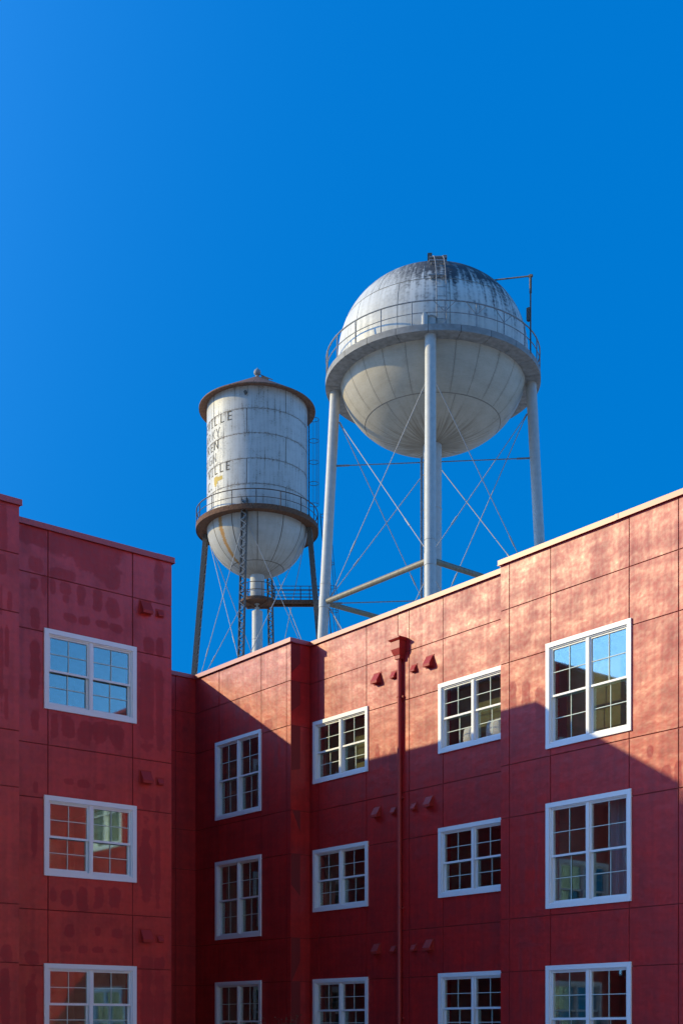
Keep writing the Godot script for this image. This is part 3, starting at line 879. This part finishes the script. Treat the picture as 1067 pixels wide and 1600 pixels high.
func lattice_leg(root: Node3D, a: float, radius: Callable, top: float, low: float) -> void:
	var p := polar(a, radius.call(low), low)
	var q := polar(a, radius.call(top), top)
	var rd := Vector3(sin(deg_to_rad(a)), 0, cos(deg_to_rad(a)))
	var td := Vector3.UP.cross(rd)
	var s := Shape.new()
	for k in [-0.185, 0.185]:
		s.bar(p + td * k, q + td * k, 0.025, 0.30, td)
		for e in [-0.14, 0.14]:
			s.bar(p + td * (k * 0.86) + rd * e, q + td * (k * 0.86) + rd * e, 0.075, 0.02, td)
	var leg := part(root, "leg", s, M.iron)
	s = Shape.new()
	var n := int((q - p).length() / 0.30)
	for i in n:
		var c0 := p.lerp(q, float(i) / n)
		var c1 := p.lerp(q, float(i + 1) / n)
		var k := 0.17 if i % 2 == 0 else -0.17
		for e in [-0.158, 0.158]:
			s.bar(c0 + td * k + rd * e, c1 - td * k + rd * e, 0.055, 0.014, td)
	part(leg, "lacing", s, M.lace).set_meta("kind", "stuff")
	s = Shape.new()
	s.box(Vector3(-0.9, 0, -0.9), Vector3(0.9, 0.2, 0.9), Transform3D(Basis(Vector3.UP, deg_to_rad(a)), polar(a, radius.call(low), -EYE)))
	part(root, "footing", s, M.concrete)

func small_tower() -> void:
	var root := thing("water_tower", Vector3(-5.62, 0, -85.5), "smaller white cylinder water tank with rusty cone roof and faded lettering on lattice legs", "water tower")
	var R := 3.35
	var courses := [33.5, 35.09, 36.72, 38.35, 39.95, 41.45]
	var shell := Shape.new()
	shell.lathe([Vector2(R, 33.4 + EYE), Vector2(R, 41.5 + EYE)], 0, TAU, 64)
	var tank := part(root, "tank", shell, M.seam)
	var scuffs := func(deg: float, up: float, f1: float, f2: float, f3: float) -> float:
		return 0.55 * smoothstep(0.30, 0.42, f1 + f2 * 0.35) + 0.35 * smoothstep(0.2, 0.4, f3 + f1 * 0.3)
	var seams := func(deg: float, up: float, f1: float, f2: float, f3: float) -> float:
		var e := 1.0
		for c in [0.0, 0.199, 0.405, 0.61, 0.811, 1.0]: e = minf(e, absf(up - c))
		return 0.75 * (1.0 - smoothstep(0.0, 0.012 + 0.05 * maxf(f2 + f3, 0.0), e)) * clampf(0.5 + f1 * 2.0, 0.0, 1.0)
	var tex := tank_texture(1024, 768, 131, 0.75, Color(0.49, 0.46, 0.395), Color(0.16, 0.14, 0.11), Color(0.20, 0.13, 0.075), scuffs, seams)
	var wall_mat := tank_material(tex)
	for i in 5:
		var turn := -54.0 if i % 2 == 0 else -8.0
		var edges := []
		for k in 5: edges.append(turn + k * 91.0 if k < 4 else turn + 360.0)
		plates(tank, [Vector2(R, courses[i] + 0.013 + EYE), Vector2(R, courses[i + 1] - 0.013 + EYE)], edges, 18, (courses[i] - 33.5) / 7.95, (courses[i + 1] - 33.5) / 7.95, 0.045, wall_mat)
	# bowl
	var bs := Shape.new()
	bs.lathe(ellipse_pts(R, 3.18, 33.45, -82, -1, 18), 0, TAU, 60)
	var bowl := part(root, "bowl", bs, M.seam)
	var bowl_rust := func(deg: float, up: float, f1: float, f2: float, f3: float) -> float:
		var x := absf(deg + 43.0 + f1 * 4.0) / (3.2 + 3.0 * maxf(f2, -0.3))
		var run: float = (1.0 - smoothstep(0.6, 1.15, x)) * smoothstep(0.08, 0.3, up) * 0.95
		return maxf(run, 0.8 * smoothstep(0.34, 0.44, f1 + f2 * 0.3))
	var bowl_dirt := func(deg: float, up: float, f1: float, f2: float, f3: float) -> float:
		return 0.3 * smoothstep(0.5, 1.0, 1.0 - up + f3 * 0.4)
	var bowl_mat := tank_material(tank_texture(1024, 512, 151, 0.45, Color(0.45, 0.41, 0.335), Color(0.17, 0.14, 0.10), Color(0.42, 0.20, 0.045), bowl_dirt, bowl_rust))
	var gores := []
	for i in 13: gores.append(-180.0 + i * 30.0 + 4.0)
	plates(bowl, ellipse_pts(R, 3.18, 33.45, -58, -2, 14), gores, 6, 0.3, 1.0, 0.06, bowl_mat)
	plates(bowl, ellipse_pts(R, 3.18, 33.45, -82, -58.8, 6), [-180.0, -60.0, 60.0, 180.0], 20, 0.0, 0.29, 0.05, bowl_mat)
	# cone roof in rusty sheets, ball finial, hatch
	var eave := 41.4 + EYE
	var roof := Node3D.new()
	roof.name = "roof"
	root.add_child(roof)
	for i in 16:
		var s := Shape.new()
		var a0 := deg_to_rad(22.5 * i) + 0.002
		var a1 := deg_to_rad(22.5 * (i + 1)) - 0.002
		s.lathe([Vector2(3.25, eave + 0.02), Vector2(3.9, eave - 0.10)], a0, a1, 3)
		s.lathe([Vector2(3.9, eave - 0.10), Vector2(3.9, eave - 0.03)], a0, a1, 3)
		s.lathe([Vector2(3.9, eave - 0.03), Vector2(0.12, eave + 2.25)], a0, a1, 3)
		part(roof, "roof_sheet", s, M.roof_rust)
	var s := Shape.new()
	s.tube(Vector3(0, eave + 2.1, 0), Vector3(0, eave + 2.4, 0), 0.16, 0.10, 12)
	s.lathe([Vector2(0.0, eave + 2.32), Vector2(0.13, eave + 2.35), Vector2(0.22, eave + 2.45), Vector2(0.24, eave + 2.56), Vector2(0.20, eave + 2.68), Vector2(0.10, eave + 2.77), Vector2(0.03, eave + 2.80), Vector2(0.02, eave + 2.88), Vector2(0.0, eave + 2.9)], 0, TAU, 20)
	part(roof, "finial", s, M.lace)
	s = Shape.new()
	s.tube(Vector3(0.2, eave + 2.36, 0.1), Vector3(1.05, eave + 1.86, 0.4), 0.03, 0.03, 6)
	s.tube(Vector3(0.3, eave + 2.2, 0.15), Vector3(0.75, eave + 1.95, 0.3), 0.06, 0.06, 6)
	part(roof, "hatch_bar", s, M.iron)
	s = Shape.new()
	s.tube(polar(-9, R - 0.02, 40.95), polar(-9, R + 0.14, 40.95), 0.11, 0.11, 10)
	s.tube(polar(-9, R + 0.08, 40.95), polar(-9, R + 0.1, 40.75), 0.06, 0.03, 8)
	part(root, "overflow_stub", s, M.iron)
	# lettering: only the ends of the lines come round to this side
	var rows := [["EVILLE", 39.62, [-75.5, -66.5, -57.6, -50.0, -39.2, -28.5], 0], ["ARKY", 38.82, [-74.0, -65.0, -55.0, -45.8], 1], ["REN", 38.06, [-68.5, -58.5, -48.8], 0], ["SIGN", 37.26, [-79.0, -71.5, -62.5, -52.3], 1], ["VILLE", 36.42, [-65.5, -57.2, -49.6, -40.4, -31.0], 0], [".C.", 35.6, [-75.0, -67.0, -60.0], 0]]
	var font := SystemFont.new()
	font.font_names = PackedStringArray(["Droid Sans"])
	var sign_node := Node3D.new()
	sign_node.name = "lettering"
	root.add_child(sign_node)
	for r in rows:
		for k in r[0].length():
			var tm := TextMesh.new()
			tm.text = r[0][k]
			tm.font = font
			tm.font_size = 64
			tm.pixel_size = 0.0125
			tm.depth = 0.03
			var a: float = r[2][k]
			var o := put(sign_node, "letter", tm, M.letter if r[3] == 0 else M.letter_faint)
			o.transform = Transform3D(Basis(Vector3.UP, deg_to_rad(a)), polar(a, R + 0.008, r[1]))
	# patch of spilt yellow paint below the lettering
	s = Shape.new()
	for q in [[-53.0, -46.5, 35.52, 36.0], [-46.5, -38.5, 35.66, 35.92], [-52.0, -48.5, 35.38, 35.52]]:
		s.lathe([Vector2(R + 0.016, q[2] + EYE), Vector2(R + 0.016, q[3] + EYE)], deg_to_rad(q[0]), deg_to_rad(q[1]), 6)
	part(root, "paint_patch", s, M.yellow)
	# balcony
	for i in 16:
		var a0 := deg_to_rad(22.5 * i) + 0.002
		var a1 := deg_to_rad(22.5 * (i + 1)) - 0.002
		var d := Shape.new()
		var lo := 33.28 + EYE
		var hi := 33.46 + EYE
		d.lathe([Vector2(R - 0.05, lo), Vector2(4.1, lo)], a0, a1, 4)
		d.lathe([Vector2(4.1, lo - 0.10), Vector2(4.1, hi + 0.05)], a0, a1, 4)
		d.lathe([Vector2(4.1, hi), Vector2(R - 0.05, hi)], a0, a1, 4)
		part(root, "deck_plate", d, M.rust)
	railing(root, 4.06, 33.46, 1.0, 16, 2.8, M.rail_dark, false)
	# legs and rods
	var radius := func(h: float) -> float: return 3.56 + 0.088 * (33.2 - h)
	var legs := [-9.8, 80.2, 170.2, 260.2]
	for a in legs:
		lattice_leg(root, a, radius, 34.1, -1.4)
	for k in 4:
		for h in [22.4, 11.0]:
			s = Shape.new()
			s.bar(polar(legs[k], radius.call(h), h), polar(legs[(k + 1) % 4], radius.call(h), h), 0.22, 0.14, Vector3.UP)
			part(root, "strut", s, M.iron)
	brace_rods(root, legs, radius, [[33.0, 22.6], [22.1, 11.3], [10.7, -1.2]], 0.18, M.rod, 0.025)
	# riser and its platform with the catwalk to the ladder leg
	s = Shape.new()
	s.lathe([Vector2(0.36, 0.0), Vector2(0.36, 27.9 + EYE)], 0, TAU, 24)
	s.lathe([Vector2(0.36, 27.9 + EYE), Vector2(0.0, 27.9 + EYE)], 0, TAU, 24)
	s.tube(Vector3(0, 27.85 + EYE, 0), Vector3(0, 28.6 + EYE, 0), 0.16, 0.16, 10)
	var riser := part(root, "riser", s, M.grey_steel)
	for h in [17.0, 20.0, 23.2, 26.0]:
		s = Shape.new()
		s.ring(Vector3(0, h + EYE, 0), 0.362, 0.018, 24)
		part(riser, "weld_band", s, M.grey_steel)
	s = Shape.new()
	s.lathe([Vector2(0.0, 28.65 + EYE), Vector2(0.48, 28.65 + EYE), Vector2(0.48, 30.6 + EYE), Vector2(0.56, 30.75 + EYE)], 0, TAU, 24)
	part(riser, "riser_drum", s, M.grey_steel)
	s = Shape.new()
	s.tube(Vector3(0, 28.42 + EYE, 0), Vector3(0, 28.56 + EYE, 0), 1.12, 1.15, 28)
	for k in 4:
		s.bar(polar(45 + 90 * k, 0.1, 28.2), polar(45 + 90 * k, 1.05, 28.36), 0.1, 0.1, Vector3.UP)
	var platform := part(root, "platform", s, M.rust)
	s = Shape.new()
	for h in [28.6, 29.05, 29.55]:
		s.ring(Vector3(0, h + EYE, 0), 1.12, 0.026, 28)
	part(platform, "railing", s, M.rail_dark)
	for k in 7:
		s = Shape.new()
		s.tube(polar(20 + 51.4 * k, 1.12, 28.5), polar(20 + 51.4 * k, 1.12, 29.55), 0.026, 0.026, 6)
		part(platform, "post", s, M.rail_dark)
	var ca: float = legs[1] + 10.0
	s = Shape.new()
	for off in [-0.33, 0.33]:
		var tdir: Vector3 = Vector3(cos(deg_to_rad(ca)), 0, -sin(deg_to_rad(ca))) * off
		s.bar(polar(ca, 1.0, 28.45) + tdir, polar(ca, 4.7, 28.45) + tdir, 0.06, 0.24, Vector3.UP.cross(polar(ca, 1, 0)).normalized())
	s.bar(polar(ca, 1.0, 28.58), polar(ca, 4.7, 28.58), 0.62, 0.04, Vector3(cos(deg_to_rad(ca)), 0, -sin(deg_to_rad(ca))))
	var walk := part(root, "catwalk", s, M.rust)
	for off in [-0.33, 0.33]:
		var tdir: Vector3 = Vector3(cos(deg_to_rad(ca)), 0, -sin(deg_to_rad(ca))) * off
		for h in [28.78, 28.98, 29.2, 29.5]:
			s = Shape.new()
			s.tube(polar(ca, 1.1, h) + tdir, polar(ca, 4.7, h) + tdir, 0.024, 0.024, 6)
			part(walk, "rail", s, M.rail_dark)
		for r in [1.15, 2.9, 3.5, 4.65]:
			s = Shape.new()
			s.tube(polar(ca, r, 28.5) + tdir, polar(ca, r, 29.5) + tdir, 0.028, 0.028, 6)
			part(walk, "post", s, M.rail_dark)
	# caged ladders
	var la := 84.0
	var ld := Vector3(sin(deg_to_rad(la)), 0, cos(deg_to_rad(la)))
	var lad := ladder(root, [polar(la, R + 0.14, 33.5), polar(la, R + 0.14, 41.5)], Vector3.UP.cross(ld), 0.2, M.rail_dark)
	cage(lad, polar(la, R + 0.14, 34.9), polar(la, R + 0.14, 40.6), ld, 0.33, 5, M.rail_dark)
	var la2 := 92.0
	var ld2 := Vector3(sin(deg_to_rad(la2)), 0, cos(deg_to_rad(la2)))
	var foot := polar(la2, 4.35 + 0.088 * 33.0, 0.5)
	lad = ladder(root, [foot, polar(la2, 4.22, 34.5)], Vector3.UP.cross(ld2), 0.2, M.rail_dark)
	cage(lad, foot.lerp(polar(la2, 4.22, 34.5), 0.1), polar(la2, 4.22, 34.4), ld2, 0.33, 20, M.rail_dark)

# ---------------------------------------------------------------- small things

func cushion(at: Vector3, basis_: Basis, wide: float, high: float, label: String) -> void:
	var s := Shape.new()
	var nx := 10
	var ny := 8
	var pt := func(i: int, j: int, front: float) -> Vector3:
		var x := 2.0 * i / nx - 1.0
		var y := 2.0 * j / ny - 1.0
		var puff := pow(maxf(0.0, (1.0 - x * x) * (1.0 - y * y)), 0.45) * 0.10
		return Vector3(x * wide / 2 * (1.0 - 0.12 * y), (y + 1.0) * high / 2, puff * front)
	for f in [-1.0, 1.0]:
		for i in nx:
			for j in ny:
				var a: Vector3 = pt.call(i, j, f)
				var b: Vector3 = pt.call(i + 1, j, f)
				var c: Vector3 = pt.call(i + 1, j + 1, f)
				var d: Vector3 = pt.call(i, j + 1, f)
				s.quad(a, b, c, d, ((c - a).cross(d - b) * f).normalized())
	var o := part(self, "cushion", s, M.fabric, Transform3D(basis_, at))
	o.set_meta("label", label)
	o.set_meta("category", "cushion")

func curtain(at: Vector3, basis_: Basis, wide: float, high: float) -> void:
	var s := Shape.new()
	var n := 60
	for i in n:
		var x0 := wide * i / n
		var x1 := wide * (i + 1) / n
		var z0 := sin(x0 * 38.0) * 0.035
		var z1 := sin(x1 * 38.0) * 0.035
		var nn := Vector3(z0 - z1, 0, x1 - x0).normalized()
		s.quad(Vector3(x0, 0, z0), Vector3(x1, 0, z1), Vector3(x1, high, z1), Vector3(x0, high, z0), nn)
		s.quad(Vector3(x0, 0, z0 - 0.006), Vector3(x1, 0, z1 - 0.006), Vector3(x1, high, z1 - 0.006), Vector3(x0, high, z0 - 0.006), -nn)
	var o := part(self, "curtain", s, M.drape, Transform3D(basis_, at))
	o.set_meta("label", "grey pleated curtain hanging inside the tall window below the sunlit storey")
	o.set_meta("category", "curtain")

func shrub(at: Vector3, high: float) -> void:
	var root := thing("shrub", at, "twiggy shrub growing in the shaded corner at the foot of the red wall", "shrub")
	var wood := Shape.new()
	var leaf := Shape.new()
	for i in 26:
		var a := rng.randf() * TAU
		var lean := rng.randf_range(0.05, 0.55)
		var p := Vector3(cos(a) * 0.05, 0, sin(a) * 0.05)
		var dir := Vector3(cos(a) * lean, 1, sin(a) * lean).normalized()
		var steps := 6
		var long := high * rng.randf_range(0.7, 1.05) / steps
		for k in steps:
			var q := p + dir * long
			wood.tube(p, q, 0.011 * (1.0 - k * 0.14), 0.011 * (1.0 - (k + 1) * 0.14), 5, false)
			for j in 9:
				var c := p.lerp(q, rng.randf()) + Vector3(rng.randf_range(-1, 1), rng.randf_range(-0.6, 0.8), rng.randf_range(-1, 1)) * 0.10 * minf(k, 3) / 2.0
				var e := Vector3(rng.randf_range(-1, 1), rng.randf_range(-0.3, 1), rng.randf_range(-1, 1)).normalized() * rng.randf_range(0.03, 0.055)
				var f := e.cross(Vector3(rng.randf_range(-1, 1), rng.randf_range(-1, 1), rng.randf_range(-1, 1))).normalized() * 0.018
				leaf.quad(c, c + e * 0.5 + f, c + e, c + e * 0.5 - f, e.cross(f).normalized())
			dir = (dir + Vector3(rng.randf_range(-0.25, 0.25), 0.05, rng.randf_range(-0.25, 0.25))).normalized()
			p = q
	part(root, "stems", wood, M.twig)
	part(root, "foliage", leaf, M.leaf).set_meta("kind", "stuff")

func sky_panorama(sun_dir: Vector3) -> ImageTexture:
	var w := 512
	var h := 256
	var im := Image.create(w, h, false, Image.FORMAT_RGBF)
	for y in h:
		var el := (0.5 - (y + 0.5) / h) * PI
		for x in w:
			var az := (x + 0.5) / w * TAU
			var d := Vector3(sin(az) * cos(el), sin(el), -cos(az) * cos(el))
			var cg := d.dot(sun_dir)
			var gamma := acos(clampf(cg, -1.0, 1.0))
			var low := pow(1.0 - clampf(sin(maxf(el, 0.0)), 0.0, 1.0), 3.0)
			var c := SKY_HIGH.lerp(SKY_LOW, low)
			# air scatters most towards and away from the sun, least across it, raised here to fill the court; haze glows round the sun
			var k := 1.0 + 4.2 * pow(cg, 4.0)
			var glow := exp(-gamma * gamma * 3.8)
			var pale := pow(absf(cg), 6.0) * (1.0 if cg > 0.0 else 2.0)  # pale sky, doubled opposite the sun, added to lift the shaded walls
			var r := c.r * k + glow * 0.32 + 0.5 * pale
			var g := c.g * k + glow * 0.34 + 0.5 * pale
			var b := c.b * k + glow * 0.32 + 0.4 * pale
			if el < 0.0:
				r = 0.12; g = 0.12; b = 0.11
			im.set_pixel(x, y, Color(r, g, b))
	return ImageTexture.create_from_image(im)

const SKY_HIGH = Color(0.0, 0.123, 0.433)
const SKY_LOW = Color(0.0, 0.158, 0.442)

func _ready() -> void:
	rng.seed = 20
	# camera: level, lens raised
	var cam := Camera3D.new()
	cam.projection = Camera3D.PROJECTION_FRUSTUM
	cam.near = 0.1
	cam.far = 4000.0
	cam.size = 0.1 * 1600.0 / 1990.0
	cam.frustum_offset = Vector2(0.1 * 0.5 / 1990.0, 0.1 * (1605.0 - 800.0) / 1990.0)
	cam.position = Vector3(0, EYE, 0)
	cam.name = "camera"
	add_child(cam)
	# sky, sun, exposure
	var sun_dir := (NC * 1.0 - NA * 0.95 + Vector3.UP * 0.583).normalized()
	var env := Environment.new()
	env.background_mode = Environment.BG_SKY
	env.tonemap_mode = Environment.TONE_MAPPER_LINEAR
	env.tonemap_exposure = 1.5
	env.sdfgi_enabled = true
	env.ssao_enabled = true
	env.ssil_enabled = true
	var sky := Sky.new()
	var sm := PanoramaSkyMaterial.new()
	sm.panorama = sky_panorama(sun_dir)
	sky.sky_material = sm
	env.sky = sky
	var we := WorldEnvironment.new()
	we.name = "world"
	we.environment = env
	add_child(we)
	var sun := DirectionalLight3D.new()
	sun.name = "sun"
	sun.light_energy = 0.95
	sun.light_angular_distance = 0.5
	sun.light_color = Color(1.0, 0.92, 0.67)
	sun.shadow_enabled = true
	sun.basis = Basis.looking_at(-sun_dir)
	add_child(sun)

	make_materials()
	M.yellow = rusty(54, Color(0.52, 0.30, 0.03), Color(0.62, 0.45, 0.12), 0.7, 2.5)
	M.twig = mat(lin(0.30, 0.22, 0.14), 0.9)
	M.leaf = mat(lin(0.10, 0.11, 0.05), 0.7)

	var gs := Shape.new()
	gs.quad(Vector3(-900, 0, -900), Vector3(900, 0, -900), Vector3(900, 0, 900), Vector3(-900, 0, 900), Vector3.UP)
	part(self, "ground", gs, M.ground).set_meta("kind", "structure")
	build_wing()
	build_range()
	big_tower()
	small_tower()
	var wf := wall_frame(NC, -18.52)
	cushion(wf * Vector3(-18.98, 5.93, -0.32), wf.basis, 0.42, 0.36, "plump white cushion alone behind the lower sash of the sunlit window by the downspout")
	cushion(wf * Vector3(-18.30, 5.93, -0.32), wf.basis, 0.44, 0.38, "first of two white cushions side by side behind the sunlit window by the downspout")
	cushion(wf * Vector3(-17.84, 5.93, -0.34), wf.basis, 0.40, 0.34, "white cushion squeezed between its twin and the window's edge, by the downspout")
	wf = wall_frame(NC, -18.18)
	curtain(wf * Vector3(-15.15, 2.2, -0.45), wf.basis, 0.75, 2.1)
	shrub(place(-23.7, -17.4, -EYE), 1.86)
